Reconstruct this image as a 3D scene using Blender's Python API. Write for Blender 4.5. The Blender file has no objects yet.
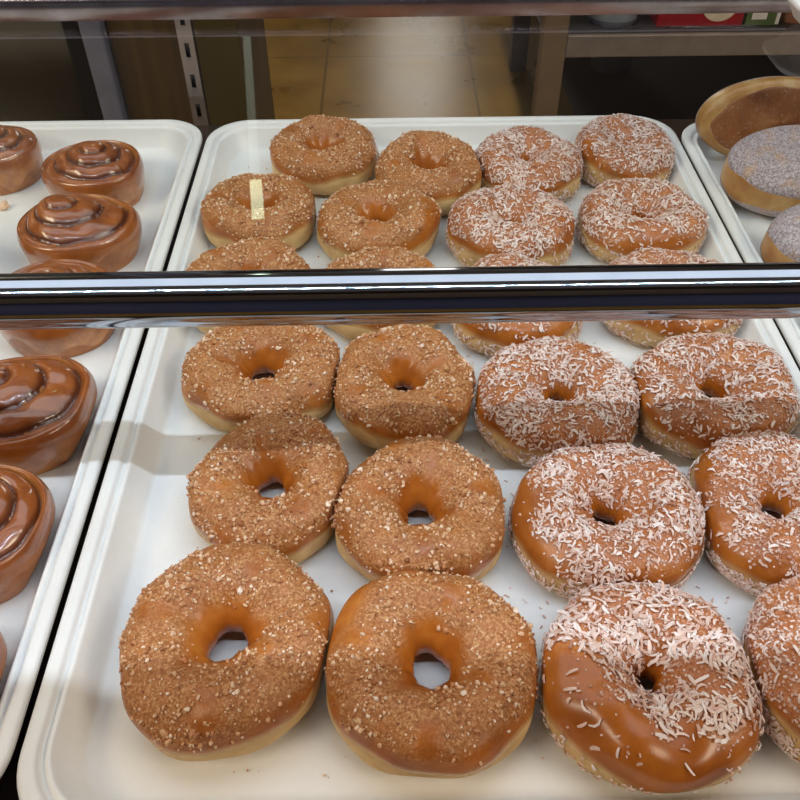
import bpy, math, random
import numpy as np
from mathutils import Matrix, Vector, Euler

random.seed(7)
rng = np.random.default_rng(11)
C = bpy.context.scene.collection
PI = math.pi


# ------------------------------------------------------------------ helpers
def lin(r, g, b):
    f = lambda c: (c / 255 / 12.92) if c / 255 <= 0.04045 else ((c / 255 + 0.055) / 1.055) ** 2.4
    return (f(r), f(g), f(b), 1.0)


def tag(o, label=None, cat=None, group=None, kind=None):
    if label: o['label'] = label
    if cat: o['category'] = cat
    if group: o['group'] = group
    if kind: o['kind'] = kind
    return o


def thing(name, label, cat, loc=(0, 0, 0), rot=(0, 0, 0), group=None):
    o = bpy.data.objects.new(name, None)
    o.empty_display_size = 0.02
    C.objects.link(o)
    o.location = loc
    o.rotation_euler = rot
    return tag(o, label, cat, group)


def link_mesh(name, verts, faces, m, parent=None, smooth=False, attrs=None, mats=None):
    me = bpy.data.meshes.new(name)
    me.from_pydata([tuple(v) for v in verts], [], [tuple(f) for f in faces])
    if smooth:
        me.polygons.foreach_set('use_smooth', [True] * len(me.polygons))
    for k, a in (attrs or {}).items():
        at = me.attributes.new(k, 'FLOAT', 'POINT')
        at.data.foreach_set('value', np.asarray(a, dtype=np.float32))
    me.materials.append(m)
    me.update()
    o = bpy.data.objects.new(name, me)
    C.objects.link(o)
    if parent: o.parent = parent
    return o


class MB:
    """collects simple solids into one mesh"""
    def __init__(s):
        s.v = []; s.f = []

    def add(s, v, f):
        b = len(s.v)
        s.v += [tuple(x) for x in v]
        s.f += [tuple(i + b for i in q) for q in f]
        return s

    def box(s, x0, x1, y0, y1, z0, z1, bev=0.0):
        if bev <= 0:
            v = [(x, y, z) for z in (z0, z1) for y in (y0, y1) for x in (x0, x1)]
            return s.add(v, [(0, 2, 3, 1), (4, 5, 7, 6), (0, 1, 5, 4), (2, 6, 7, 3), (0, 4, 6, 2), (1, 3, 7, 5)])
        return s.loft([rrect(x0 + d, x1 - d, y0 + d, y1 - d, max(bev - d, bev * .3), z)
                       for d, z in ((bev, z0), (bev * .3, z0 + bev * .3), (0, z0 + bev), (0, z1 - bev), (bev * .3, z1 - bev * .3), (bev, z1))])

    def loft(s, loops, cap=True):
        n = len(loops[0]); b = len(s.v)
        for l in loops: s.v += [tuple(p) for p in l]
        for i in range(len(loops) - 1):
            for j in range(n):
                k = (j + 1) % n
                s.f.append((b + i * n + j, b + i * n + k, b + (i + 1) * n + k, b + (i + 1) * n + j))
        if cap:
            s.f.append(tuple(b + j for j in reversed(range(n))))
            s.f.append(tuple(b + (len(loops) - 1) * n + j for j in range(n)))
        return s

    def lathe(s, prof, cx=0, cy=0, n=32):
        return s.loft([[(cx + r * math.cos(2 * PI * k / n), cy + r * math.sin(2 * PI * k / n), z) for k in range(n)] for r, z in prof])

    def tube_x(s, x0, x1, cy, cz, r, n=48, seg=2):
        L = []
        for i in range(seg + 1):
            x = x0 + (x1 - x0) * i / seg
            L.append([(x, cy + r * math.cos(2 * PI * k / n), cz + r * math.sin(2 * PI * k / n)) for k in range(n)])
        return s.loft(L)

    def build(s, name, m, parent=None, smooth=False, angle=None):
        o = link_mesh(name, s.v, s.f, m, parent, smooth)
        if angle is not None:
            me = o.data
            me.polygons.foreach_set('use_smooth', [True] * len(me.polygons))
            me.set_sharp_from_angle(angle=math.radians(angle)) if hasattr(me, 'set_sharp_from_angle') else None
        return o


def rrect(x0, x1, y0, y1, r, z, n=8):
    r = max(r, 1e-5)
    out = []
    for cx, cy, a0 in ((x1 - r, y1 - r, 0), (x0 + r, y1 - r, PI / 2), (x0 + r, y0 + r, PI), (x1 - r, y0 + r, 1.5 * PI)):
        for k in range(n + 1):
            a = a0 + PI / 2 * k / n
            out.append((cx + r * math.cos(a), cy + r * math.sin(a), z))
    return out


# ------------------------------------------------------------------ materials
class NT:
    def __init__(s, name):
        s.m = bpy.data.materials.new(name)
        s.m.use_nodes = True
        s.n = s.m.node_tree.nodes
        s.l = s.m.node_tree.links
        s.b = s.n['Principled BSDF']

    def new(s, t, **kw):
        x = s.n.new(t)
        for k, v in kw.items():
            if k.startswith('i_'):
                x.inputs[k[2:].replace('_', ' ')].default_value = v
            else:
                setattr(x, k, v)
        return x

    def noise(s, scale, detail=3, coord='Object', rough=.55, w=True):
        tc = s.new('ShaderNodeTexCoord')
        n = s.new('ShaderNodeTexNoise')
        n.noise_dimensions = '4D'
        n.inputs['Scale'].default_value = scale
        n.inputs['Detail'].default_value = detail
        n.inputs['Roughness'].default_value = rough
        s.l.new(tc.outputs[coord], n.inputs['Vector'])
        if w:
            oi = s.new('ShaderNodeObjectInfo')
            mu = s.new('ShaderNodeMath', operation='MULTIPLY')
            mu.inputs[1].default_value = 37.0
            s.l.new(oi.outputs['Random'], mu.inputs[0])
            s.l.new(mu.outputs[0], n.inputs['W'])
        return n.outputs['Fac']

    def ramp(s, fac, stops, interp='LINEAR'):
        r = s.new('ShaderNodeValToRGB')
        r.color_ramp.interpolation = interp
        e = r.color_ramp.elements
        e[0].position, e[0].color = stops[0]
        e[1].position, e[1].color = stops[-1]
        for p, c in stops[1:-1]:
            x = e.new(p); x.color = c
        s.l.new(fac, r.inputs[0])
        return r.outputs[0]

    def mix(s, fac, a, b):
        x = s.new('ShaderNodeMix', data_type='RGBA')
        for sock, v in ((x.inputs[0], fac), (x.inputs[6], a), (x.inputs[7], b)):
            if isinstance(v, (tuple, float, int)): sock.default_value = v
            else: s.l.new(v, sock)
        return x.outputs[2]

    def mixf(s, fac, a, b):
        x = s.new('ShaderNodeMix', data_type='FLOAT')
        for sock, v in ((x.inputs[0], fac), (x.inputs[2], a), (x.inputs[3], b)):
            if isinstance(v, (float, int)): sock.default_value = v
            else: s.l.new(v, sock)
        return x.outputs[0]

    def math(s, op, a, b=None, clamp=False):
        x = s.new('ShaderNodeMath', operation=op); x.use_clamp = clamp
        for sock, v in zip(x.inputs, (a, b)):
            if v is None: continue
            if isinstance(v, (float, int)): sock.default_value = v
            else: s.l.new(v, sock)
        return x.outputs[0]

    def attr(s, name):
        a = s.new('ShaderNodeAttribute'); a.attribute_name = name
        return a.outputs['Fac']

    def set(s, **kw):
        for k, v in kw.items():
            k = k.replace('_', ' ')
            if isinstance(v, (tuple, float, int)): s.b.inputs[k].default_value = v
            else: s.l.new(v, s.b.inputs[k])
        return s

    def bump(s, h, strength=.3, dist=.001):
        b = s.new('ShaderNodeBump')
        b.inputs['Strength'].default_value = strength
        b.inputs['Distance'].default_value = dist
        s.l.new(h, b.inputs['Height'])
        s.l.new(b.outputs[0], s.b.inputs['Normal'])
        return s


def plain(name, col, rough=.5, metal=0.0, var=.08, scale=30, **kw):
    t = NT(name)
    n = t.noise(scale)
    d = tuple(c * (1 - var * 2) for c in col[:3]) + (1,)
    u = tuple(min(1, c * (1 + var)) for c in col[:3]) + (1,)
    t.set(Base_Color=t.ramp(n, [(.3, d), (.7, u)]), Roughness=rough, Metallic=metal, **kw)
    return t.m


M = {}
# white fibreglass tray
t = NT('tray_white')
n1, n2 = t.noise(9, 3), t.noise(260, 3)
c = t.ramp(n1, [(.3, lin(228, 228, 226)), (.7, lin(239, 239, 237))])
t.set(Base_Color=t.mix(t.math('MULTIPLY', n2, .12), c, lin(170, 160, 140)), Roughness=.32, Specular_IOR_Level=.45)
t.bump(n2, .04, .001)
M['tray'] = t.m
t = NT('dark_deck')
t.set(Base_Color=t.ramp(t.noise(14), [(.3, lin(28, 18, 14)), (.7, lin(52, 34, 26))]), Roughness=.35)
M['deck'] = t.m
t = NT('polished_chrome')
t.set(Base_Color=t.ramp(t.noise(60), [(.2, (.36, .40, .47, 1)), (.8, (.42, .46, .52, 1))]), Metallic=1.0, Roughness=.075)
M['chrome'] = t.m
t = NT('satin_steel')
t.set(Base_Color=t.ramp(t.noise(40), [(.2, (.42, .40, .39, 1)), (.8, (.55, .53, .52, 1))]), Metallic=1.0, Roughness=.33)
M['steel'] = t.m
t = NT('brushed_rail_steel')
t.set(Base_Color=t.ramp(t.noise(25, 4), [(.3, (.24, .19, .18, 1)), (.7, (.40, .35, .35, 1))]), Metallic=1.0, Roughness=.22)
M['rail_steel'] = t.m
t = NT('brown_metal')
t.set(Base_Color=t.ramp(t.noise(30), [(.2, lin(126, 112, 104)), (.8, lin(152, 138, 128))]), Metallic=.35, Roughness=.45)
M['table'] = t.m
M['leg'] = plain('brown_leg_metal', lin(128, 106, 82), .5, .2)
M['greyleg'] = plain('grey_leg_metal', lin(100, 92, 92), .5, .2)
# glass pane: clear with a fresnel reflection
t = NT('clear_glass')
tr = t.new('ShaderNodeBsdfTransparent'); tr.inputs[0].default_value = (.965, .98, .975, 1)
gl = t.new('ShaderNodeBsdfGlossy'); gl.inputs['Roughness'].default_value = .02
fr = t.new('ShaderNodeFresnel'); fr.inputs['IOR'].default_value = 1.5
nz = t.noise(5, 2, w=False)
geo = t.new('ShaderNodeNewGeometry')
fac = t.math('MULTIPLY', t.math('MULTIPLY', fr.outputs[0], t.mixf(nz, .75, 1.0)), t.math('SUBTRACT', 1.0, geo.outputs['Backfacing']))
mx = t.new('ShaderNodeMixShader')
t.l.new(fac, mx.inputs[0]); t.l.new(tr.outputs[0], mx.inputs[1]); t.l.new(gl.outputs[0], mx.inputs[2])
t.l.new(mx.outputs[0], t.n['Material Output'].inputs['Surface'])
M['glass'] = t.m


def doughnut_top(name, coco):
    t = NT(name)
    coat, edge = t.attr('coat'), t.attr('edge')
    big = t.noise(45, 3)
    orange = t.ramp(big, [(.3, lin(142, 74, 20)), (.55, lin(174, 99, 32)), (.75, lin(194, 122, 50))])
    fine = t.noise(620, 4, rough=.7)
    mid = t.noise(150, 3)
    if coco:
        dust = t.ramp(fine, [(.34, lin(150, 82, 36)), (.5, lin(190, 122, 78)), (.66, lin(228, 190, 166))])
    else:
        dust = t.ramp(fine, [(.32, lin(122, 64, 22)), (.5, lin(176, 116, 64)), (.68, lin(224, 180, 130))])
    amt = t.math('MULTIPLY', coat, t.ramp(mid, [(.3, (.45,) * 3 + (1,)), (.6, (1, 1, 1, 1))]))
    if coco: amt = t.math('MULTIPLY', amt, .62)
    col = t.mix(amt, orange, dust)
    pale = t.ramp(t.noise(90, 3), [(.3, lin(196, 154, 96)), (.7, lin(222, 188, 132))])
    col = t.mix(edge, col, pale)
    t.set(Base_Color=col, Roughness=t.mixf(amt, .24, .62), Subsurface_Weight=.06, Subsurface_Radius=(.006, .003, .001), Specular_IOR_Level=.5)
    t.b.inputs['Subsurface Scale'].default_value = 1.0
    t.bump(t.math('MULTIPLY', fine, coat), .55, .0012)
    return t.m


M['crumb_top'] = doughnut_top('crumb_coated_glaze', False)
M['coco_top'] = doughnut_top('coconut_glaze', True)
t = NT('pale_dough')
d = t.attr('edge')
pale = t.ramp(t.noise(70, 4), [(.3, lin(192, 150, 92)), (.7, lin(224, 192, 138))])
brown = t.ramp(t.noise(70, 4), [(.3, lin(140, 76, 28)), (.7, lin(176, 104, 44))])
t.set(Base_Color=t.mix(d, brown, pale), Roughness=.6, Subsurface_Weight=.08, Subsurface_Radius=(.006, .003, .001))
t.b.inputs['Subsurface Scale'].default_value = 1.0
t.bump(t.noise(300, 4), .25, .001)
M['dough'] = t.m
t = NT('crumb_granules')
t.set(Base_Color=t.ramp(t.attr('tone'), [(0, lin(134, 76, 36)), (.3, lin(186, 126, 80)), (.6, lin(216, 170, 126)), (.85, lin(236, 206, 176)), (1, lin(246, 228, 212))]), Roughness=.5,
      Subsurface_Weight=.1, Subsurface_Radius=(.002, .001, .0006))
t.b.inputs['Subsurface Scale'].default_value = 1.0
M['crumb'] = t.m
t = NT('coconut_shreds')
t.set(Base_Color=t.ramp(t.attr('tone'), [(0, lin(158, 104, 78)), (.3, lin(206, 160, 138)), (.65, lin(230, 200, 186)), (1, lin(246, 232, 226))]), Roughness=.45,
      Subsurface_Weight=.15, Subsurface_Radius=(.002, .0014, .001))
t.b.inputs['Subsurface Scale'].default_value = 1.0
M['shred'] = t.m
t = NT('brown_sugar_glaze')
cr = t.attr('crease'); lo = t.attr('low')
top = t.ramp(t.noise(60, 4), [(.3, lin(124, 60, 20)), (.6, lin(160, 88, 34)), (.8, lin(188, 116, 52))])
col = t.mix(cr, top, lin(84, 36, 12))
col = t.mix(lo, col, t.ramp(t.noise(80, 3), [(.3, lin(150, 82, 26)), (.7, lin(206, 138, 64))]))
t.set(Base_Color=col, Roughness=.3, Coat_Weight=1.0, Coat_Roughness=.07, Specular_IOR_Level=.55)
t.bump(t.noise(95, 4), .5, .002)
M['roll_glaze'] = t.m
t = NT('roll_dough')
t.set(Base_Color=t.ramp(t.noise(80, 3), [(.3, lin(140, 76, 26)), (.7, lin(188, 120, 58))]), Roughness=.4, Coat_Weight=.3)
t.bump(t.noise(200, 3), .2, .001)
M['roll_dough'] = t.m
t = NT('golden_bun_dough')
t.set(Base_Color=t.ramp(t.noise(40, 4), [(.3, lin(160, 104, 48)), (.5, lin(196, 148, 84)), (.75, lin(224, 196, 146))]), Roughness=.38, Coat_Weight=.2)
t.bump(t.noise(120, 3), .2, .001)
M['bun'] = t.m
t = NT('powdered_sugar')
f1, f2 = t.noise(700, 4, rough=.7), t.noise(70, 4)
col = t.mix(t.ramp(f1, [(.42, (0, 0, 0, 1)), (.6, (1, 1, 1, 1))]), lin(136, 118, 116), lin(206, 196, 202))
col = t.mix(t.ramp(f2, [(.52, (0, 0, 0, 1)), (.72, (.7, .7, .7, 1))]), col, lin(196, 150, 100))
t.set(Base_Color=col, Roughness=.85)
t.bump(f1, .6, .001)
M['sugar'] = t.m
t = NT('brown_bun_crust')
col = t.ramp(t.noise(45, 4), [(.3, lin(124, 70, 34)), (.6, lin(164, 104, 56)), (.8, lin(190, 140, 90))])
col = t.mix(t.ramp(t.noise(420, 4, rough=.7), [(.56, (0, 0, 0, 1)), (.7, (.6, .6, .6, 1))]), col, lin(206, 192, 188))
t.set(Base_Color=col, Roughness=.5)
t.bump(t.noise(160, 4), .3, .001)
M['crust'] = t.m
# setting
t = NT('floor_tiles')
tc = t.new('ShaderNodeTexCoord')
br = t.new('ShaderNodeTexBrick')
br.offset = 0.0
mp = t.new('ShaderNodeMapping')
mp.inputs['Location'].default_value = (.29, -3.157 + .56 * 6, 0)
t.l.new(tc.outputs['Object'], mp.inputs[0]); t.l.new(mp.outputs[0], br.inputs[0])
br.inputs['Scale'].default_value = 1.0
br.inputs['Brick Width'].default_value = .56
br.inputs['Row Height'].default_value = .56
br.inputs['Mortar Size'].default_value = .006
br.inputs['Mortar Smooth'].default_value = .4
nn = t.noise(5, 5, w=False)
col = t.ramp(nn, [(.3, lin(104, 76, 28)), (.55, lin(134, 102, 44)), (.75, lin(156, 124, 62))])
col2 = t.mix(t.math('MULTIPLY', br.outputs['Fac'], .7), col, lin(74, 54, 26))
t.set(Base_Color=col2, Roughness=t.mixf(nn, .22, .36), Specular_IOR_Level=.5)
M['floor'] = t.m
M['wall'] = plain('wall_paint', lin(120, 104, 84), .8, var=.05, scale=4)
M['wall_dark'] = plain('dark_wall_paint', lin(66, 70, 104), .8, var=.05, scale=4)
M['ceil'] = plain('ceiling_paint', lin(196, 196, 200), .9, var=.03, scale=4)
t = NT('cabinet_wood')
tc = t.new('ShaderNodeTexCoord'); mp = t.new('ShaderNodeMapping'); mp.inputs['Scale'].default_value = (26, 26, 1.2)
nz = t.new('ShaderNodeTexNoise'); nz.inputs['Scale'].default_value = 2.5; nz.inputs['Detail'].default_value = 5
t.l.new(tc.outputs['Object'], mp.inputs[0]); t.l.new(mp.outputs[0], nz.inputs['Vector'])
t.set(Base_Color=t.ramp(nz.outputs['Fac'], [(.3, lin(56, 40, 14)), (.7, lin(86, 63, 26))]), Roughness=.5)
M['wood'] = t.m
M['wood_olive'] = plain('olive_laminate', lin(74, 60, 24), .5, var=.1, scale=6)
M['grey_enamel'] = plain('grey_enamel', lin(112, 110, 122), .4, .1)
M['black'] = plain('black_rubber', lin(10, 10, 12), .5)
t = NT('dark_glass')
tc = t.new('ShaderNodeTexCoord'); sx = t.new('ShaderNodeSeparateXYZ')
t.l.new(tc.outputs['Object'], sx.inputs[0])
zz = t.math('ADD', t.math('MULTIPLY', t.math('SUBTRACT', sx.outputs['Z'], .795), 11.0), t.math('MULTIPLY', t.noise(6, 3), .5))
t.set(Base_Color=t.ramp(zz, [(.25, lin(12, 10, 10)), (.5, lin(40, 37, 33)), (.95, lin(92, 88, 80))]), Roughness=.18, Specular_IOR_Level=.5)  # lighter upper part paints a blurred reflection into the door colour
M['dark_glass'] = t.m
M['strip'] = plain('beige_metal', lin(134, 122, 114), .45, .2)
M['red'] = plain('red_card', lin(150, 16, 24), .4)
M['white_print'] = plain('white_print', lin(226, 214, 204), .5)
M['cream_print'] = plain('cream_print', lin(226, 206, 176), .5)
M['green'] = plain('green_card', lin(74, 96, 44), .45)
M['dark_card'] = plain('dark_card', lin(38, 30, 24), .5)
M['bag'] = plain('brown_bag', lin(150, 92, 60), .55)
M['mat_maroon'] = plain('maroon_rubber', lin(36, 14, 20), .6)
M['frost'] = plain('frosted_plastic', lin(120, 124, 126), .25)
M['frost_dark'] = plain('frosted_dark_plastic', lin(96, 96, 106), .3)
M['white_plastic'] = plain('white_plastic', lin(226, 228, 234), .35, var=.03)
t = NT('lamp_diffuser')
t.set(Base_Color=(1, 1, 1, 1), Emission_Color=(1, .93, .84, 1), Emission_Strength=4.0)
M['diffuser'] = t.m

# ------------------------------------------------------------------ camera
cam = bpy.data.cameras.new('camera')
co = bpy.data.objects.new('camera', cam)
C.objects.link(co)
r_ = Vector((0.99984154, -0.0171066, -0.0049263))
u_ = Vector((0.01556929, 0.70612659, 0.70791443))
f_ = Vector((0.00863142, 0.70787895, -0.70628103))
mw = Matrix((r_, u_, -f_)).transposed().to_4x4()
mw.translation = (-0.05149, -0.13589, 0.41680)
co.matrix_world = mw
cam.sensor_width = 36
cam.lens = 834.913 / 800 * 36
cam.clip_start = .02
cam.clip_end = 60
bpy.context.scene.camera = co

# ------------------------------------------------------------------ room shell
FZ, CZ = -.95, 1.95


def struct(name, mb, m):
    return tag(mb.build(name, m), kind='structure')


struct('floor', MB().box(-3.2, 3.2, -3, 6, FZ - .1, FZ), M['floor'])
struct('ceiling', MB().box(-3.2, 3.2, -3, 6, CZ, CZ + .1), M['ceil'])
struct('wall_left', MB().box(-3.3, -3.2, -3, 6, FZ, CZ), M['wall'])
struct('wall_right', MB().box(3.2, 3.3, -3, 6, FZ, CZ), M['wall_dark'])
struct('wall_back', MB().box(-3.3, 3.3, 6, 6.1, FZ, CZ), M['wall'])
struct('window_1', MB().box(-.10, .42, 5.97, 5.995, -.1, 1.5), M['diffuser'])  # unseen glowing panel added so the floor tiles catch a bright reflection
struct('wall_front', MB().box(-3.3, 3.3, -3.1, -3, FZ, CZ), M['wall_dark'])

# ------------------------------------------------------------------ display case
case = thing('display_case', 'dark bakery display case whose deck carries the three white trays', 'display case', (0, 0, FZ))
dz = -FZ
MB().box(-.74, .74, -.09, .69, 0, dz - .031).build('base_cabinet', M['deck'], case)
MB().box(-.74, .74, -.10, .70, dz - .030, dz - .0005, .002).build('deck', M['deck'], case)
for sx in (-1, 1):
    MB().box(sx * .735 - .012, sx * .735 + .012, .60, .63, dz, dz + .82).build('upright', M['steel'], case)
    MB().box(sx * .735 - .012, sx * .735 + .012, -.02, .01, dz, dz + .82).build('upright', M['steel'], case)
ss = MB()
sx0, sy0 = -.2508, .7035
# slotted strip: two long rails joined by rungs, so that the slots are real openings
ss.box(sx0 - .0075, sx0 - .0024, sy0, sy0 + .002, dz - .20, dz + .45)
ss.box(sx0 + .0024, sx0 + .0075, sy0, sy0 + .002, dz - .20, dz + .45)
zz = dz - .20
while zz < dz + .45:
    ss.box(sx0 - .0026, sx0 + .0026, sy0, sy0 + .002, zz, zz + .017)
    zz += .0315
st = ss.build('slotted_standard', M['strip'], case)
st['label'] = 'slotted beige metal shelf standard'
MB().box(sx0 - .0075, sx0 + .0075, sy0 + .004, sy0 + .012, dz - .20, dz + .45).build('channel_back', M['black'], st)
hz = dz + .80
hs = MB().box(-.74, .74, -.03, .03, hz + .004, hz + .03).box(-.74, .74, -.05, .030, hz - .372, hz - .36)  # lower box: unseen plate added to cut the LED light off the tray front
hs.build('light_housing', M['deck'], case)
MB().box(-.70, .70, -.006, .006, hz + .001, hz + .0038).build('diode_strip', M['white_plastic'], case)

# glass shelf above the trays
RY, RZ = .1824, .1696
sh = thing('glass_shelf', 'clear glass shelf with a thick chrome front rail across the trays', 'shelf', (0, 0, 0))
MB().tube_x(-.735, .735, RY, RZ, .0134, 64).build('front_rail', M['chrome'], sh, angle=40)['label'] = 'polished chrome front rail'
rr = MB()
prof = [(y, z + .0113) for y, z in [(.5435, .1545), (.5400, .1555), (.5385, .1600), (.5385, .1690), (.5400, .1730), (.5440, .1745), (.5600, .1745), (.5620, .1700), (.5620, .1560), (.5600, .1545)]]
rr.loft([[(x, y, z) for y, z in prof] for x in (-.735, .735)])
rr.build('rear_rail', M['rail_steel'], sh, angle=50)['label'] = 'satin steel rear rail'
MB().box(-.73, .73, RY + .002, .545, RZ - .0042, RZ - .0008, .001).build('glass_panel', M['glass'], sh)
for sx in (-1, 1):
    MB().box(sx * .7215 - .0015, sx * .7215 + .0015, RY - .012, .56, 0, RZ + .0185).build('side_support', M['steel'], sh)

# ------------------------------------------------------------------ trays
TP = [(.020, .0000), (.016, .0006), (.0075, .0165), (.0060, .0190), (.0008, .0195), (0, .0205), (0, .0232), (.0008, .0244), (.0022, .0250), (.0060, .0250),
      (.0074, .0247), (.0084, .0236), (.0088, .0216), (.0098, .0209), (.0108, .0213), (.0116, .0226), (.0128, .0228), (.0138, .0222), (.0145, .0205),
      (.0218, .0066), (.0230, .0050), (.0250, .0040), (.0290, .0034), (.0350, .0032)]


def make_tray(name, label, x0, x1, y0, y1, z, R=.042, k=1.0, group='white trays of pastries in the case'):
    root = thing(name, label, 'tray', ((x0 + x1) / 2, (y0 + y1) / 2, z), (0, 0, 0), group)
    hx, hy = (x1 - x0) / 2, (y1 - y0) / 2
    L = [rrect(-hx + d * k, hx - d * k, -hy + d * k, hy - d * k, max(R - d * k * .55, .006), h * k, 12) for d, h in TP]
    i0 = 5
    MB().loft(L).build('tray_body', M['tray'], root, angle=80)
    return root


X_MID, X_L, X_R = 0.0, -.4625, .4615
HW, TL, TF0 = .229, .66, -.014
make_tray('bakery_tray', 'white tray in the middle holding the ring doughnuts', -HW, HW, TF0, TL, 0, group=None)
make_tray('bakery_tray', 'white tray at the left holding the cinnamon rolls', X_L - HW, X_L + HW, TF0 + .003, TL + .003, 0, group=None)
make_tray('bakery_tray', 'white tray at the right holding the sugared buns', X_R - HW, X_R + HW, TF0 - .012, TL - .012, 0, group=None)
TF = .0036  # height of the tray floor

# ------------------------------------------------------------------ ring doughnuts
ICO = None


def ico():
    p = (1 + 5 ** .5) / 2
    v = np.array([(-1, p, 0), (1, p, 0), (-1, -p, 0), (1, -p, 0), (0, -1, p), (0, 1, p), (0, -1, -p), (0, 1, -p), (p, 0, -1), (p, 0, 1), (-p, 0, -1), (-p, 0, 1)], float)
    v /= np.linalg.norm(v[0])
    f = [(0, 11, 5), (0, 5, 1), (0, 1, 7), (0, 7, 10), (0, 10, 11), (1, 5, 9), (5, 11, 4), (11, 10, 2), (10, 7, 6), (7, 1, 8), (3, 9, 4), (3, 4, 2), (3, 2, 6), (3, 6, 8), (3, 8, 9), (4, 9, 5), (2, 4, 11), (6, 2, 10), (8, 6, 7), (9, 8, 1)]
    return v, np.array(f)


ICO = ico()
CUBE = (np.array([(-1, -1, -1), (1, -1, -1), (1, 1, -1), (-1, 1, -1), (-1, -1, 1), (1, -1, 1), (1, 1, 1), (-1, 1, 1)], float),
        np.array([(0, 3, 2, 1), (4, 5, 6, 7), (0, 1, 5, 4), (1, 2, 6, 5), (2, 3, 7, 6), (3, 0, 4, 7)]))


def sstep(a, b, x):
    t_ = np.clip((x - a) / (b - a), 0, 1)
    return t_ * t_ * (3 - 2 * t_)


def frames(nrm, g):
    """random tangent frames about the normals"""
    a = g.normal(size=nrm.shape)
    t1 = a - (a * nrm).sum(-1, keepdims=True) * nrm
    t1 /= np.linalg.norm(t1, axis=-1, keepdims=True) + 1e-9
    t2 = np.cross(nrm, t1)
    return t1, t2


def grains(P, N, size, g, shape='ico'):
    """irregular granules sitting on points P with normals N"""
    bv, bf = ICO if shape == 'ico' else CUBE
    k, nv = len(P), len(bv)
    t1, t2 = frames(N, g)
    s3 = size[:, None] * g.uniform(.6, 1.35, size=(k, 3))
    jit = 1 + g.uniform(-.28, .28, size=(k, nv, 1))
    q = bv[None] * jit * s3[:, None, :]
    V = P[:, None] + q[..., :1] * t1[:, None] + q[..., 1:2] * t2[:, None] + (q[..., 2:] + .35 * size[:, None, None]) * N[:, None]
    F = bf[None] + (np.arange(k) * nv)[:, None, None]
    tone = np.repeat(g.beta(2.0, 1.7, size=k), nv)
    return V.reshape(-1, 3), F.reshape(-1, bf.shape[1]), tone


def shreds(P, N, length, g, lift=.35):
    """thin bent coconut slivers: three boxes in a row bent along an arc"""
    k = len(P)
    t1, t2 = frames(N, g)
    w = g.uniform(.00045, .00105, size=(k, 1)) * (length[:, None] / .006) ** .5
    h = g.uniform(.00018, .0003, size=(k, 1))
    bend = g.normal(0, .15, size=(k, 1)) * length[:, None]
    arch = g.uniform(-.05, .22, size=(k, 1)) * length[:, None]
    tilt = g.normal(0, lift, size=(k, 1))
    rings = []
    S = (-1, -.35, .35, 1)
    for s in S:
        c = P + t1 * (s * .5 * length[:, None]) + t2 * (bend * (s * s - .4)) + N * (arch * (1 - s * s) * .6 + .0004 + tilt * s * .28 * length[:, None] + np.abs(tilt) * .18 * length[:, None])
        ww = w * (1 - .35 * s * s)
        for a, b in ((-1, -1), (1, -1), (1, 1), (-1, 1)):
            rings.append(c + t2 * ww * a + N * h * b)
    V = np.stack(rings, 1)  # k,16,3
    f = [(3, 2, 1, 0), (12, 13, 14, 15)]
    for i in range(3):
        for j in range(4):
            n_ = (j + 1) % 4
            f.append((i * 4 + j, i * 4 + n_, i * 4 + 4 + n_, i * 4 + 4 + j))
    F = np.array(f)[None] + (np.arange(k) * 16)[:, None, None]
    tone = np.repeat(g.beta(2.6, 1.3, size=k), 16)
    return V.reshape(-1, 3), F.reshape(-1, 4), tone


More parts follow.
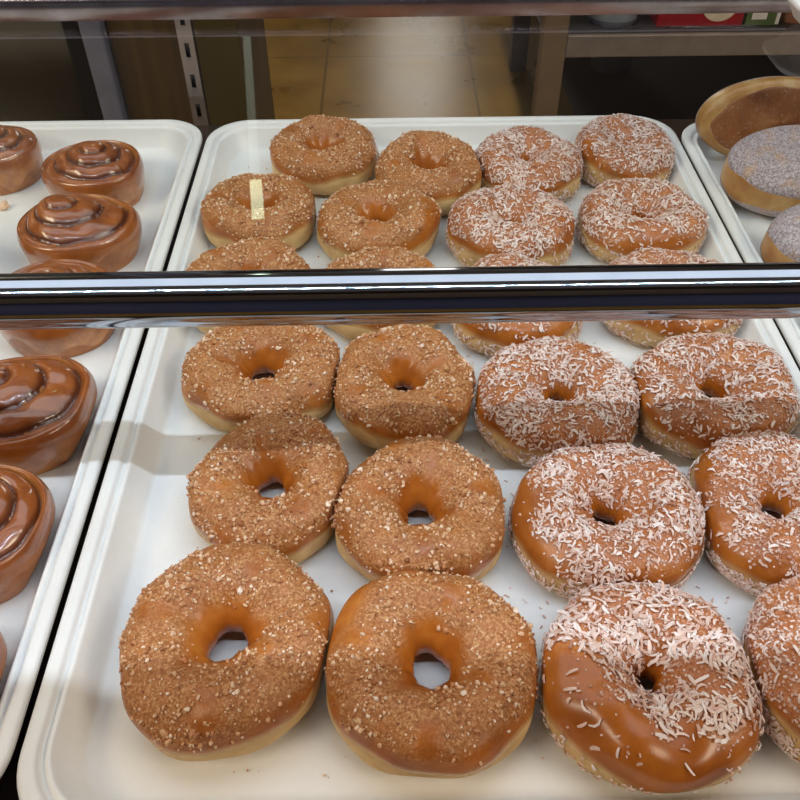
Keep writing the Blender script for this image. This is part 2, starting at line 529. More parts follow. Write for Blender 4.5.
class Ring:
    def __init__(s, x, y, rx, ry, H, hole, seed, tilt=(0, 0), hx=0, hy=0):
        s.x, s.y, s.rx, s.ry, s.H, s.hole = x, y, rx, ry, H, hole
        s.g = np.random.default_rng(seed)
        s.ph = s.g.uniform(0, 2 * PI, 14)
        s.tilt = tilt
        s.hc = (hx, hy)
        s.clamps = []
        s.spot = .75
        s.hole_end = 0

    def Rout(s, u):
        r = 1 / np.sqrt((np.cos(u) / s.rx) ** 2 + (np.sin(u) / s.ry) ** 2)
        return r * (1 + .012 * np.sin(2 * u + s.ph[0]) + .012 * np.sin(3 * u + s.ph[1]) + .006 * np.sin(5 * u + s.ph[2]))

    def pos(s, u, p, off=0.0):
        R = s.Rout(u)
        rh = s.hole * (1 + .10 * np.sin(2 * u + s.ph[3]) + .07 * np.sin(3 * u + s.ph[4]))
        rh = rh * .72
        rc, a = (R + rh) / 2, (R - rh) / 2
        H = s.H * (1 + .03 * np.sin(2 * u + s.ph[5]) + .02 * np.sin(3 * u + s.ph[6]))
        zc = .42 * H
        cs, sn = np.cos(p), np.sin(p)
        ex = .82
        cx = np.where(cs > 0, np.abs(cs) ** ex, -np.abs(cs) ** 1.3)
        up = sn > 0
        # inside the hole the wall narrows to a neck low down: a funnel on top
        z = zc + np.where(up, (H - zc) * np.abs(sn) ** np.where(cs > 0, .9, 1.25), -zc * np.abs(sn) ** .62)
        low = np.clip(-sn, 0, 1)
        r = rc + (a + off) * cx * (1 - np.where(cx > 0, .13, .12) * low ** 1.5)
        # softly rounder shoulder towards the hole
        z = z + off * sn
        lump = .0007 * np.sin(5 * u + 2 * p + s.ph[7]) + .0005 * np.sin(9 * u - 3 * p + s.ph[8]) + .0007 * np.sin(3 * u + 4 * p + s.ph[9])
        r = r + lump * cs * np.where(cs < 0, .35, 1)
        z = z + lump * np.clip(sn, 0, 1)
        hw = np.clip(1 - (r - rh) / (R - rh), 0, 1)
        X = r * np.cos(u) + s.hc[0] * hw
        Y = r * np.sin(u) + s.hc[1] * hw
        z = z * (1 + s.tilt[0] * X / s.rx + s.tilt[1] * Y / s.ry)
        z = np.maximum(z, 0.0)
        for nx, ny, d, wall in s.clamps:
            q = X * nx + Y * ny
            if wall: d = d + np.minimum(.65 * z, .0125)
            kk = .0016
            lim = d - .0007 + off
            ov = q - (lim - kk * np.logaddexp(0, (lim - q) / kk))
            # soft flattening: most of the overshoot is pushed back
            X = X - nx * ov
            Y = Y - ny * ov
        return np.stack([X, Y, z], -1)

    def normal(s, u, p):
        e = 1e-3
        du = s.pos(u + e, p) - s.pos(u - e, p)
        dp = s.pos(u, p + e) - s.pos(u, p - e)
        n = np.cross(du, dp)
        return n / (np.linalg.norm(n, axis=-1, keepdims=True) + 1e-12), np.linalg.norm(n, axis=-1)

    def wave(s, u, k=0):
        return np.sin(2 * u + s.ph[10 + k]) * .5 + np.sin(5 * u + s.ph[11]) * .3 + np.sin(9 * u + s.ph[12]) * .2


def grid_faces(nu, nv, closed_v):
    f = []
    for i in range(nu):
        i2 = (i + 1) % nu
        for j in range(nv if closed_v else nv - 1):
            j2 = (j + 1) % nv
            f.append((i * nv + j, i2 * nv + j, i2 * nv + j2, i * nv + j2))
    return f


DEG = PI / 180


def build_ring(kind, label, group, R, bare=None, fine=.0, dens=1.0, side=.6, long=1.0):
    """bare: list of (angle, half width, from phi) sectors left without topping"""
    g = R.g
    coco = kind == 'coco'
    R.spot = .35 if coco else .7
    R.hole_end = 20 if coco else 0
    root = thing('coconut_doughnut' if coco else 'crumb_doughnut', label, 'doughnut', (R.x, R.y, TF), (0, 0, 0), group)
    # dough
    nu, nv = 96, 40
    U, Pp = np.meshgrid(np.arange(nu) * 2 * PI / nu, np.arange(nv) * 2 * PI / nv, indexing='ij')
    V = R.pos(U, Pp)
    ph = (Pp + PI) % (2 * PI) - PI
    pale = sstep(-72 * DEG, -50 * DEG, ph) * (1 - sstep(60 * DEG, 100 * DEG, ph))
    link_mesh('dough', V.reshape(-1, 3), grid_faces(nu, nv, True), M['dough'], root, True, {'edge': pale.ravel()})
    # glaze shell over the upper part
    nu, nv = 128, 44
    u1 = np.arange(nu) * 2 * PI / nu
    lo = (3 + 10 * R.wave(u1)) * DEG
    hi = 214 * DEG
    k = np.linspace(0, 1, nv)
    Pp = lo[:, None] + (hi - lo[:, None]) * k[None]
    U = np.repeat(u1[:, None], nv, 1)
    off = .0007 * np.minimum(1, np.minimum(k, 1 - k) * 14)[None] - .0002
    V = R.pos(U, Pp, off)
    edge = 1 - sstep(0, 1, (Pp - lo[:, None]) / (17 * DEG))
    cov = lambda u, p: coverage(R, u, p, bare)
    coat = cov(U, Pp)
    link_mesh('glaze', V.reshape(-1, 3), grid_faces(nu, nv, False), M['coco_top' if coco else 'crumb_top'], root, True,
              {'edge': edge.ravel(), 'coat': coat.ravel()})

    # topping
    def sample(n, fn, p0=-60, p1=200):
        u = g.uniform(0, 2 * PI, n * 5); p = g.uniform(p0, p1, n * 5) * DEG
        _, area = R.normal(u, p)
        w = area / np.quantile(area, .97) * fn(u, p)
        m_ = g.uniform(0, 1, n * 5) < w
        return u[m_][:n], p[m_][:n]

    Vs, Fs, Ts, b = [], [], [], 0

    def put(v, f, t_):
        nonlocal b
        Vs.append(v); Fs.append([tuple(x) for x in (f + b)]); Ts.append(t_); b += len(v)

    if not coco:
        u, p = sample(int(1000 * dens), lambda a, c: cov(a, c) * (.4 + .6 * patch(R, a, c)))
        N, _ = R.normal(u, p)
        put(*grains(R.pos(u, p, .0005), N, g.uniform(.0003, .00062, len(u)), g, 'cube'))
        u, p = sample(int(460 * dens), lambda a, c: cov(a, c) * (.25 + .75 * patch(R, a, c)))
        N, _ = R.normal(u, p)
        put(*grains(R.pos(u, p, .0005), N, g.uniform(.00055, .00125, len(u)) * (1 + .4 * g.uniform(0, 1, len(u)) ** 4), g))
    else:
        fn = lambda a, c: cov(a, c) * (.2 + .8 * patch(R, a, c))
        u, p = sample(int(1750 * dens * (1 - fine)), fn)
        N, _ = R.normal(u, p)
        put(*shreds(R.pos(u, p, .0006), N, g.uniform(.0018, .0054, len(u)) * long, g))
        u, p = sample(int(1300 * dens * (1 + 1.5 * fine)), cov)
        N, _ = R.normal(u, p)
        put(*grains(R.pos(u, p, .0005), N, g.uniform(.00028, .00065, len(u)), g, 'cube'))
        # fine shreds caught on the side of the dough
        u, p = sample(int(800 * (.25 + side)), lambda a, c: np.ones_like(a) * (.3 + .7 * patch(R, a, c)), -45, 8)
        N, _ = R.normal(u, p)
        put(*shreds(R.pos(u, p, .0004), N, g.uniform(.0014, .0035, len(u)), g, .15))
    if not coco:
        u, p = sample(int(110 * dens), lambda a, c: cov(a, c) * patch(R, a, c))
        N, _ = R.normal(u, p)
        put(*grains(R.pos(u, p, .0006), N, g.uniform(.0009, .0017, len(u)), g))
    V = np.concatenate(Vs)
    V[:, 2] = np.maximum(V[:, 2], .0002)
    for nx, ny, d, wall in R.clamps:
        if wall:
            ov = np.clip(V[:, 0] * nx + V[:, 1] * ny - (d + np.minimum(.65 * V[:, 2], .0125) - .0006), 0, None)
            V[:, 0] -= nx * ov; V[:, 1] -= ny * ov
    o = link_mesh('coconut_topping' if coco else 'crumb_topping', V, [f for q in Fs for f in q], M['shred' if coco else 'crumb'], root, False, {'tone': np.concatenate(Ts)})
    tag(o, kind='stuff')
    return root


def patch(R, u, p):
    a = np.sin(3 * u + 1.6 * p + R.ph[7]) + np.sin(5 * u - 2 * p + R.ph[8]) + np.sin(8 * u + 3 * p + R.ph[9]) * .7 + np.sin(2 * u + 2.5 * p + R.ph[3]) * .8
    return sstep(-1.0, .9, a)


def coverage(R, u, p, bare):
    w = R.wave(u, 1)
    c = sstep((14 + 12 * w) * DEG, (34 + 14 * w) * DEG, p) * (1 - sstep((122 + R.hole_end) * DEG, (148 + R.hole_end) * DEG, p + .16 * w))
    for ang, half, p0, depth in (bare or []):
        d = np.abs((u - ang * DEG + PI) % (2 * PI) - PI)
        s_ = (1 - sstep(half * DEG * .7, half * DEG * 1.15, d + .12 * R.wave(u * 2))) * (1 - sstep((p0 - 16) * DEG, (p0 + 14) * DEG, p + .18 * np.sin(7 * u + R.ph[5])))
        c = c * (1 - depth * s_)
    c = c * (1 - R.spot * sstep(.55, 1.0, np.sin(4 * u + 2.2 * p + R.ph[2]) * .6 + np.sin(7 * u - 1.5 * p + R.ph[4]) * .5))
    return c


# label, kind, x, y, rx, ry, hole, options
GC, GK = 'crumb doughnuts in rows on the middle tray', 'coconut doughnuts in rows on the middle tray'
D = [
    # back row
    ('crumb', 'crumb-coated doughnut at the back left, the farthest crumb one from the rail', -.112, .590, .0515, .0525, .0135, {}),
    ('crumb', 'crumb-coated doughnut in the back row beside the coconut ones', -.015, .553, .0490, .0535, .0140, {}),
    ('coco', 'pink-white coconut doughnut in the back row next to a crumb doughnut', .0775, .566, .0500, .0500, .0085, dict(dens=.95)),
    ('coco', 'coconut doughnut in the far right corner of the middle tray', .172, .587, .0490, .0510, .0085, dict(bare=[(185, 50, 60, .9)])),
    # second row
    ('crumb', 'crumb-coated doughnut under the glass nearest the tray\'s left wall, two behind the rail', -.1640, .489, .0500, .0480, .0135, {}),
    ('crumb', 'crumb-coated doughnut with a bare shiny right edge, behind the chrome rail', -.0625, .472, .0530, .0515, .0135, dict(bare=[(-25, 30, 60, .9)])),
    ('coco', 'heavily covered coconut doughnut behind the rail, left of the two there', .0495, .460, .0535, .0515, .0080, dict(bare=[(-30, 28, 50, .9)])),
    ('coco', 'coconut doughnut behind the rail against the tray\'s right wall, shiny front', .1615, .468, .0530, .0515, .0115, dict(bare=[(-95, 40, 55, .9)])),
    # row mostly hidden by the rail
    ('crumb', 'leftmost crumb doughnut mostly hidden by the chrome rail', -.1620, .384, .0515, .0500, .0115, {}),
    ('crumb', 'second crumb doughnut from the left mostly hidden by the chrome rail', -.0600, .374, .0490, .0450, .0115, {}),
    ('coco', 'coconut doughnut half hidden under the rail, left of two, shiny front', .0420, .356, .0490, .0480, .0085, dict(bare=[(-80, 40, 55, .9)])),
    ('coco', 'coconut doughnut half hidden under the rail, near the right wall', .1600, .366, .0540, .0490, .0085, dict(bare=[(-95, 50, 45, .8)])),
    # first row in front of the rail
    ('crumb', 'wide crumb doughnut just in front of the rail at the left', -.1410, .288, .0560, .0495, .0145, {}),
    ('crumb', 'round small-holed crumb doughnut just in front of the rail', -.0440, .273, .0495, .0545, .0120, {}),
    ('coco', 'coconut doughnut in front of the rail beside the small-holed crumb one', .0580, .256, .0550, .0520, .0115, dict(dens=1.1, side=1.6)),
    ('coco', 'wide oval coconut doughnut in front of the rail by the right wall', .1615, .260, .0575, .0505, .0125, dict(bare=[(175, 45, 55, .9), (-75, 50, 48, .8)], dens=.9, side=.5)),
    # second row from the front
    ('crumb', 'crumb doughnut with an open hole showing tray, left of the second row', -.1260, .187, .0490, .0520, .0130, {}),
    ('crumb', 'crumb doughnut in the middle of the second row, dense pale crumbs', -.0365, .1635, .0515, .0510, .0125, dict(bare=[(150, 28, 55, .9)])),
    ('coco', 'white coconut-heaped doughnut in the second row with a bare left edge', .0715, .158, .0555, .0520, .0105, dict(bare=[(185, 48, 62, .95), (-70, 35, 42, .8)], dens=1.15, side=2.6)),
    ('coco', 'coconut doughnut of the second row at the right edge, bare upper left', .1710, .1615, .0480, .0545, .0115, dict(bare=[(160, 50, 60, .95), (-120, 25, 40, .7)], fine=.25, side=2.6)),
    # front row
    ('crumb', 'large crumb doughnut at the front left with a wide open hole', -.1390, .0830, .0550, .0570, .0145, dict(bare=[(-60, 35, 38, .8)])),
    ('crumb', 'large shiny crumb doughnut in the front row with white tray in its hole', -.0345, .0675, .0550, .0535, .0145, dict(bare=[(130, 50, 62, .95), (-60, 50, 44, .9)], dens=.85)),
    ('coco', 'front coconut doughnut with long loose shreds and a bare glossy lower left', .0725, .0575, .0530, .0545, .0085, dict(bare=[(-130, 75, 95, .93), (-70, 50, 62, .9)], dens=1.15, side=.15, long=1.35)),
    ('coco', 'pinkish finely coated doughnut cut off at the lower right corner', .1725, .0600, .0485, .0530, .0095, dict(fine=.75, side=2.6, bare=[(-120, 30, 40, .6)])),
]
HEIGHT = {0: .037, 1: .035, 2: .033, 3: .038}
rings = []
for i, (kind, label, x, y, rx, ry, hole, opt) in enumerate(D):
    g = np.random.default_rng(100 + i)
    R = Ring(x, y, rx, ry, g.uniform(.0355, .039), hole, 200 + i, tilt=(g.uniform(-.05, .05), g.uniform(-.05, .05)))
    rings.append(R)
for i, A in enumerate(rings):
    for j, B in enumerate(rings):
        if i == j: continue
        dx, dy = B.x - A.x, B.y - A.y
        L = math.hypot(dx, dy)
        if L > .13: continue
        nx, ny = dx / L, dy / L
        ang = math.atan2(dy, dx)
        ra = float(A.Rout(np.array(ang))) ; rb = float(B.Rout(np.array(ang + PI)))
        A.clamps.append((nx, ny, L * ra / (ra + rb), False))
    # stay clear of the sloping tray wall
    for nx, ny, d in ((1, 0, HW - .0285), (-1, 0, HW - .0285), (0, 1, TL - .0285), (0, -1, -TF0 - .0285)):
        A.clamps.append((nx, ny, d - nx * A.x - ny * A.y, True))
    q = .7071
    for sx in (-1, 1):
        for sy, yy in ((1, TL), (-1, -TF0)):
            d = (HW - .0285 - .023 + yy - .0285 - .023) * q + .022
            A.clamps.append((sx * q, sy * q, d - sx * q * A.x - sy * q * A.y, True))
for (kind, label, x, y, rx, ry, hole, opt), R in zip(D, rings):
    build_ring(kind, label, GC if kind == 'crumb' else GK, R, **opt)


# ------------------------------------------------------------------ cinnamon rolls
def build_roll(label, x, y, rx, ry, H, rot, turns=2.7, seed=0, cxo=0.0, cyo=0.0, hand=1):
    """coiled roll: a dome whose surface steps down along a spiral seam"""
    g = np.random.default_rng(900 + seed)
    ph = g.uniform(0, 2 * PI, 8)
    root = thing('cinnamon_roll', label, 'cinnamon roll', (x, y, TF), (0, 0, 0), 'glazed cinnamon rolls on the left tray')
    nu, nv = 200, 120

    def surf(U, T, off=0.0):
        th = hand * (U - rot)
        s_ = (th % (2 * PI)) / (2 * PI)                     # 0..1 round the coil, the tail end at s = 1
        tail = sstep(0, .12, s_) * (1 - .0 * s_)
        R = 1 / np.sqrt((np.cos(U) / rx) ** 2 + (np.sin(U) / ry) ** 2)
        R = R * (.93 + .09 * s_ * tail + .09 * (1 - tail) * (1 - s_ / .12).clip(0, 1)) * (1 + .012 * np.sin(3 * U + ph[0]))
        # meridian: top (T<.68) then rounded side
        ang = np.clip((T - .55) / .45, 0, 1) * 118 * DEG
        rr = np.where(T < .55, T / .55 * .80, .80 + .20 * np.sin(ang))
        zz_ = np.where(T < .55, 1 - .16 * (T / .55) ** 1.5, .54 + .30 * np.cos(ang))
        zz_ = np.where(ang > 90 * DEG, .54 * (1 - (ang - 90 * DEG) / (28 * DEG)), zz_)
        rr = np.where(ang > 90 * DEG, 1.0 - .10 * ((ang - 90 * DEG) / (28 * DEG)) ** 1.6, rr)
        rho = np.where(T < .55, rr, rr + (T - .55).clip(0) * .25)
        q = rho * turns - s_
        f = q - np.floor(q)
        inner = (rho * turns < s_ + .02)
        prof = 1 - np.abs(2 * f - 1) ** 2.6                 # rounded strand between two creases
        eye = sstep(.35, .8, rho * turns)
        fade = 1 - sstep(.86, 1.02, rho)
        amp = .0034 * fade * eye
        step = -.0085 * (np.floor(q).clip(0) / turns) * fade * eye
        crown = .005 * (1 - rho.clip(0, 1))
        z = H * zz_ + (prof - 1) * amp + step * (1 - sstep(.9, 1.1, rho)) + crown
        lump = (.0006 * np.sin(5 * U + 9 * rho + ph[1]) + .0005 * np.sin(9 * U - 7 * rho + ph[2])) * sstep(.25, .7, rho)
        z = z + lump * fade
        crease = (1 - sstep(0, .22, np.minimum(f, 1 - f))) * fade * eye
        r = R * rr + off
        lean = 1 - rr
        X = r * np.cos(U) + cxo * lean * (1 - T * 0)
        Y = r * np.sin(U) + cyo * lean
        z = np.maximum(z + off, 0)
        kk = .0026
        lim = X_L + HW - .0283 + np.minimum(.65 * z, .0125) + off - x
        X = lim - kk * np.logaddexp(0, (lim - X) / kk)
        lim = -(TF0 + .003 + .0283 - np.minimum(.65 * z, .0125) - off - y)
        Y = -(lim - kk * np.logaddexp(0, (lim + Y) / kk))
        return np.stack([X, Y, z], -1), crease, rr, z

    def mesh(name, T, off, m, wav=None):
        U = np.arange(nu) * 2 * PI / nu
        Ug, Tg = np.meshgrid(U, T, indexing='ij')
        if wav is not None:
            Tg = Tg * (1 - .05 * (np.sin(3 * Ug + ph[3]) * .5 + np.sin(7 * Ug + ph[4]) * .5 + .8) * Tg)
        V, cr, rr, z = surf(Ug, Tg, off)
        nvv = len(T)
        verts = list(map(tuple, V.reshape(-1, 3)))
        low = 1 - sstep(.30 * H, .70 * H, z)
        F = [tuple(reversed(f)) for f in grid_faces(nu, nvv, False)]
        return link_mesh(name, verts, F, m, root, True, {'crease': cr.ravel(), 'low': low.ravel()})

    mesh('dough', np.concatenate([np.linspace(.3, .97, 40), [1.0]]), -.0006, M['roll_dough'])
    # bottom disc of the dough closes on the tray
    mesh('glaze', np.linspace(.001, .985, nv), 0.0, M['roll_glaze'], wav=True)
    return root


ROLLS = [
    ('cinnamon roll at the back left corner of the photo, cut by the left edge', -.4235, .590, .044, .041, .046, 200, 3.7, 1),
    ('cinnamon roll farthest back of those wholly in view, neat round coil', -.3210, .559, .0470, .0435, .044, 330, 3.8, 1),
    ('cinnamon roll behind the chrome rail with a large tail at its right', -.3110, .4610, .0500, .0455, .045, 20, 3.5, 1),
    ('cinnamon roll at the far left edge of the photo just behind the rail', -.4270, .4260, .0410, .0380, .045, 100, 3.7, 1),
    ('cinnamon roll mostly hidden behind the chrome rail', -.3035, .3640, .0480, .0455, .044, 160, 3.7, 1),
    ('big cinnamon roll in front of the rail with its coil set left', -.2960, .2520, .0510, .0455, .046, 60, 3.4, 1),
    ('cinnamon roll second in front of the rail, cut by the left edge', -.2915, .1540, .0460, .0455, .045, 250, 3.9, 1),
    ('cinnamon roll nearest the viewer, only its right side in view', -.2900, .0620, .0450, .0410, .044, 120, 3.7, 1),
]
CO = [(0, 0), (0, .002), (-.018, .008), (0, 0), (-.004, 0), (-.022, .004), (-.006, .003), (0, 0)]
for i, (lab, x, y, rx, ry, H, rot, tn, hd) in enumerate(ROLLS):
    build_roll(lab, x, y, rx, ry, H, rot * DEG, tn, i, CO[i][0], CO[i][1], hd)


# ------------------------------------------------------------------ sugared buns standing on edge in the right tray
def build_bun(label, x, y, rx, rz, th, lean, yaw, seed, sugar=1.0):
    g = np.random.default_rng(1500 + seed)
    ph = g.uniform(0, 2 * PI, 8)
    root = thing('sugared_bun', label, 'bun', (x, y, TF), (0, 0, yaw), 'sugared buns standing on edge in the right tray')
    nu, nv = 72, 41

    def surf(U, Vv, off=0):
        # U round the oval outline, Vv -90..90 from back face to front face
        c, s_ = np.cos(Vv), np.sin(Vv)
        k = np.abs(c) ** .62
        wob = 1 + .02 * np.sin(3 * U + ph[0]) + .02 * np.sin(2 * U + ph[1])
        X = (rx + off) * k * np.cos(U) * wob
        Z = (rz + off) * k * np.sin(U) * wob
        Y = -(th / 2 + off) * np.sign(s_) * np.abs(s_) ** .8 * (1 + .05 * np.sin(2 * U + 3 * Vv + ph[2]))
        # a shallow waist where the golden band runs
        w = np.exp(-(Vv / .33) ** 2)
        X = X * (1 - .035 * w); Z = Z * (1 - .035 * w)
        return X, Y, Z

    ca, sa = math.cos(lean), math.sin(lean)

    def place(X, Y, Z):
        Y2 = Y * ca - Z * sa
        Z2 = Y * sa + Z * ca
        return np.stack([X, Y2, Z2], -1)

    U, Vv = np.meshgrid(np.arange(nu) * 2 * PI / nu, np.linspace(-PI / 2 + .001, PI / 2 - .001, nv), indexing='ij')
    P = place(*surf(U, Vv))
    zmin = P[..., 2].min()
    P[..., 2] -= zmin
    F = grid_faces(nu, nv, False)
    link_mesh('dough', P.reshape(-1, 3), F, M['bun'], root, True)
    for sgn in (-1, 1):
        u1 = np.arange(nu) * 2 * PI / nu
        v0 = (.24 + .10 * (np.sin(4 * u1 + ph[3]) * .5 + np.sin(9 * u1 + ph[4]) * .3 + np.sin(2 * u1 + ph[5]) * .4)) + (0 if sugar > .5 or sgn < 0 else .5)
        k = np.linspace(0, 1, 22)
        Vg = sgn * (v0[:, None] + (PI / 2 - .001 - v0[:, None]) * k[None])
        off = (.0008 * np.minimum(1, k * 10) - .0002)[None]
        Q = place(*surf(np.repeat(u1[:, None], 22, 1), Vg, off))
        Q[..., 2] = np.maximum(Q[..., 2] - zmin, 0)
        Fg = grid_faces(nu, 22, False)
        if sgn < 0: Fg = [tuple(reversed(f)) for f in Fg]
        link_mesh('sugar_coating' if (sugar > .5 or sgn < 0) else 'brown_crust', Q.reshape(-1, 3), Fg, M['sugar'] if (sugar > .5 or sgn < 0) else M['crust'], root, True)
    return root


BUNS = [
    ('brown-faced bun standing last at the back of the right tray, golden rim', .314, .611, .074, .040, .034, -14, 3, 0),
    ('sugared bun second from the back of the right tray, broad lilac-white top', .317, .530, .0745, .046, .052, -80, 4, 1),
    ('sugared bun third from the back of the right tray, golden side band', .316, .414, .0705, .046, .050, -78, -4, 1),
    ('sugared bun right behind the chrome rail at the right edge', .322, .334, .070, .044, .038, -60, 2, 1),
]
for i, (lab, x, y, rx, rz, th, ln, yw, sg) in enumerate(BUNS):
    build_bun(lab, x, y, rx, rz, th, ln * DEG, yw * DEG, i, sg)

# ------------------------------------------------------------------ loose bits on the trays
g = np.random.default_rng(77)


def bits(name, label, cat, pts, z, mat_, size, shred=False):
    P = np.array([(a, b, z) for a, b in pts]); N = np.tile((0., 0., 1.), (len(P), 1))
    v, f, t_ = (shreds(P, N, g.uniform(*size, len(P)), g, .05) if shred else grains(P, N, g.uniform(*size, len(P)), g))
    v[:, 2] = np.maximum(v[:, 2], TF + .0001)
    return tag(link_mesh(name, v, f, mat_, None, False, {'tone': t_}), label, cat, None, 'stuff')


def clear_of(n, boxx, boxy, keep=.048):
    out = []
    while len(out) < n:
        a, b = g.uniform(*boxx), g.uniform(*boxy)
        if all(math.hypot(a - R.x, b - R.y) > max(R.rx, R.ry) + .001 for R in rings): out.append((a, b))
    return out


bits('loose_coconut', 'stray coconut shreds lying on the floor of the middle tray', 'coconut', clear_of(130, (.005, .190), (.02, .615)), TF + .0004, M['shred'], (.0012, .004), True)
bits('loose_crumbs', 'stray brown crumbs lying on the floor of the middle tray', 'crumbs', clear_of(70, (-.190, .02), (.02, .615)) + [(-.189, .590), (-.1885, .601)], TF + .0003, M['crumb'], (.0003, .0008))
v, f, t_ = grains(np.array([(-.4035, .534, TF + .001), (-.4005, .536, TF + .001), (-.4085, .515, TF + .001)]), np.tile((0., 0., 1.), (3, 1)), np.array([.0045, .003, .0028]), g)
v[:, 2] = np.maximum(v[:, 2], TF + .0001)
tag(link_mesh('pastry_crumb', v, f, M['crumb'], None, False, {'tone': t_ * 0 + .75}), 'pale pastry crumbs on the left tray between the rolls', 'crumbs', None, 'stuff')

# ------------------------------------------------------------------ things on the shelf and behind the case
make_tray('small_tray', 'small white tray on the glass shelf, corner at the upper right', 0.2445, .47, .468, .5365, RZ + .0034, .018, .8, group=None)

fr_ = thing('refrigerator', 'grey refrigerator with a dark glass door behind the left tray', 'refrigerator', (-.9, 1.2, FZ))
H_ = 1.9
MB().box(-.42, .410, .012, .75, 0, H_, .006).build('body', M['grey_enamel'], fr_)
MB().box(.376, .410, -.02, .010, .02, H_ - .02, .004).build('door_frame', M['grey_enamel'], fr_)
MB().box(.350, .3755, -.014, .010, .02, H_ - .02).build('gasket', M['black'], fr_)
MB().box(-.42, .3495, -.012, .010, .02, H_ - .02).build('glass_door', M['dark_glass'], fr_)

wc = thing('wooden_cabinet', 'dark brown wooden cabinet beside the refrigerator', 'cabinet', (-.37, 1.2, FZ))
MB().box(-.118, .085, .012, .30, 0, 1.02, .003).build('body', M['wood'], wc)
MB().box(-.118, -.005, 0, .011, .03, 1.0, .002).build('door', M['wood'], wc)
MB().box(.000, .085, 0, .011, .03, 1.0, .002).build('door', M['wood_olive'], wc)

tb = thing('steel_table', 'brown-grey metal table behind the case at the right', 'table', (1.0, 2.5, FZ))
th_ = -.424 - FZ
MB().box(-.655, 1.0, -.484, .62, th_ - .006, th_, .002).build('table_top', M['dark_card'], tb)  # dark colour stands in for the unlit top under the upper shelf
MB().box(-.595, .93, -.50, -.485, th_ - .056, th_, .003).build('front_edge', M['table'], tb)
MB().box(-.657, -.596, -.502, -.45, 0, th_ + .35).build('leg', M['leg'], tb)
MB().box(.93, .99, -.502, -.45, 0, th_ + .35).build('leg', M['leg'], tb)
MB().box(-.585, -.525, .50, .56, 0, th_ - .007).build('leg', M['greyleg'], tb)
MB().box(.93, .99, .50, .56, 0, th_ - .007).build('leg', M['greyleg'], tb)
MB().box(-.655, 1.0, -.52, .60, th_ + .35, th_ + .39, .003).build('upper_shelf', M['table'], tb)

tag(MB().box(.60, 1.9, 2.22, 3.6, FZ + .0005, FZ + .008, .002).build('rubber_mat', M['mat_maroon']), 'dark maroon rubber mat on the floor under the table', 'mat')  # dark sheet laid in for the shade on the floor under the table
b_ = thing('storage_bin', 'black bin on the floor between the table legs', 'bin', (.66, 3.2, FZ + .0095))
MB().box(-.075, .10, -.10, .2, 0, .42, .015).build('bin_body', M['black'], b_)
MB().box(-.08, .105, -.105, .205, .421, .44, .008).build('lid', M['black'], b_)

k_ = thing('plastic_tub', 'grey plastic tub on the mat under the table', 'tub', (.80, 3.0, FZ + .0085))
MB().lathe([(.001, 0), (.07, 0), (.076, .01), (.085, .16), (.083, .17), (.001, .17)]).build('tub_body', M['frost_dark'], k_, angle=40)
MB().lathe([(.001, .171), (.088, .171), (.088, .18), (.08, .186), (.001, .186)]).build('lid', M['frost_dark'], k_, angle=40)

z0 = -.4235
d_ = thing('plastic_dome', 'clear grey domed plastic container on the table', 'container', (.535, 2.10, z0))
MB().lathe([(.001, 0), (.058, 0), (.064, .008), (.064, .016), (.001, .016)]).build('base', M['frost_dark'], d_, angle=40)
MB().lathe([(.063, .0165), (.060, .03), (.05, .055), (.032, .075), (.012, .084), (.001, .085)]).build('dome_lid', M['frost'], d_, angle=60)


def carton(name, label, x0, x1, y, d, h, m, prints):
    o = thing(name, label, 'carton', ((x0 + x1) / 2, y, z0))
    w = (x1 - x0) / 2
    MB().box(-w, w, 0, d, 0, h, .002).build('box', m, o)
    for nm, mm, (a, b, c, e) in prints:
        if nm == 'round_print':
            cx, cz, rx, rz = a, b, c, e
            n = 28
            fr = [(cx + rx * math.cos(2 * PI * k / n), -.0012, cz + rz * math.sin(2 * PI * k / n)) for k in range(n)]
            bk = [(p[0], .0005, p[2]) for p in fr]
            MB().loft([fr, bk]).build(nm, mm, o)
        else:
            MB().box(a, b, -.0012, .0005, c, e).build(nm, mm, o)
    return o


carton('red_carton', 'red carton with a round cream print on the table', .640, .860, 2.05, .14, .11, M['red'],
       [('printed_band', M['white_print'], (-.085, -.02, .034, .044)), ('printed_band', M['white_print'], (-.085, -.025, .054, .06)), ('round_print', M['cream_print'], (.045, .058, .048, .046))])
carton('green_carton', 'dark green carton with a white barcode panel on the table', .868, .955, 2.05, .10, .10, M['green'],
       [('barcode_panel', M['white_print'], (-.030, .008, .016, .07)), ('edge_band', M['white_print'], (.033, .042, .004, .09))])
bg = MB()
L = []
for z, s_ in ((0, .9), (.015, 1.0), (.05, 1.0), (.08, .85), (.10, .7), (.12, .72)):
    L.append([(s_ * .045 * math.cos(a) * (1 + .06 * math.sin(5 * a + z * 60)), s_ * .035 * math.sin(a) * (1 + .08 * math.sin(4 * a + z * 40)), z) for a in np.arange(24) * 2 * PI / 24])
bg.loft(L)
b2 = bg.build('paper_bag', M['bag'], None, angle=70)
b2.location = (1.012, 2.09, z0)
tag(b2, 'crumpled brown bag on the table beside the green carton', 'bag')

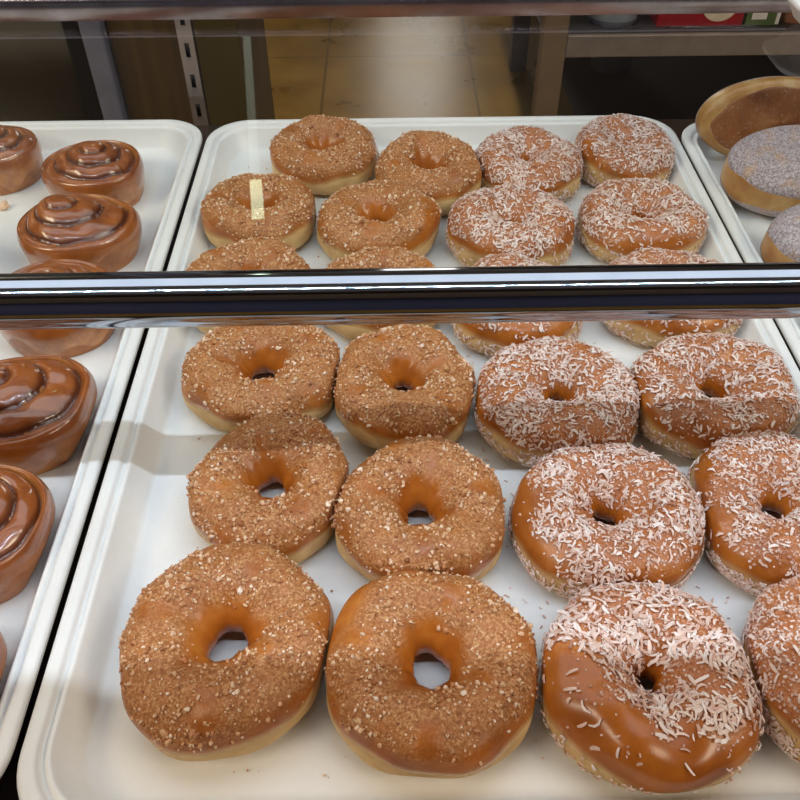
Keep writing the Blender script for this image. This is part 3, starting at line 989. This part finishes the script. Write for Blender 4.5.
# ------------------------------------------------------------------ lights
def area(name, loc, rot, sx, sy, power, col, spread=180):
    l = bpy.data.lights.new(name, 'AREA')
    l.shape = 'RECTANGLE'; l.size = sx; l.size_y = sy; l.energy = power; l.color = col; l.spread = math.radians(spread)
    o = bpy.data.objects.new(name, l); C.objects.link(o); o.location = loc; o.rotation_euler = rot
    return o


led = bpy.data.lights.new('led_diode', 'AREA')
led.shape = 'DISK'; led.size = .011; led.energy = .135; led.color = (.72, .85, 1.0)
for k in range(42):
    o = bpy.data.objects.new('led_diode', led); C.objects.link(o); o.location = (-.69 + k * .0335, 0, -.001 + .80)
area('ceiling_light_left', (-2.2, -.7, CZ - .02), (0, 0, 0), .9, 1.6, 66, (1, .85, .64))  # warm side fill, added clear of the rail's reflection
area('ceiling_light_right', (2.1, -.7, CZ - .02), (0, 0, 0), .9, 1.6, 60, (1, .85, .64))  # matching fill added on the other side
area('ceiling_light_case', (.1, 1.0, CZ - .02), (0, 0, 0), 3.8, 1.4, 28, (.86, .93, 1))
area('ceiling_tube_light', (-.649, 3.175, CZ - .02), (0, 0, 7.8 * DEG), .055, .34, .50, (.78, 1, .66))
area('ceiling_tube_light_far', (-.800, 4.27, CZ - .02), (0, 0, 7.8 * DEG), .045, 1.8, .2, (.86, 1, .8))
sp = bpy.data.lights.new('ceiling_spot', 'SPOT')  # spot added to brighten the floor behind the case
sp.energy = 150; sp.spot_size = math.radians(70); sp.spot_blend = .8; sp.shadow_soft_size = .08; sp.color = (1, .86, .62)
so = bpy.data.objects.new('ceiling_spot', sp); C.objects.link(so); so.location = (.05, 1.9, CZ - .05)
so.rotation_euler = (math.radians(22), 0, 0)

w = bpy.data.worlds.new('world')
bpy.context.scene.world = w
w.use_nodes = True
w.node_tree.nodes['Background'].inputs[0].default_value = (.9, .85, .8, 1)
w.node_tree.nodes['Background'].inputs[1].default_value = .15

vs = bpy.context.scene.view_settings
vs.view_transform = 'Standard'
vs.look = 'None'
vs.exposure = 0
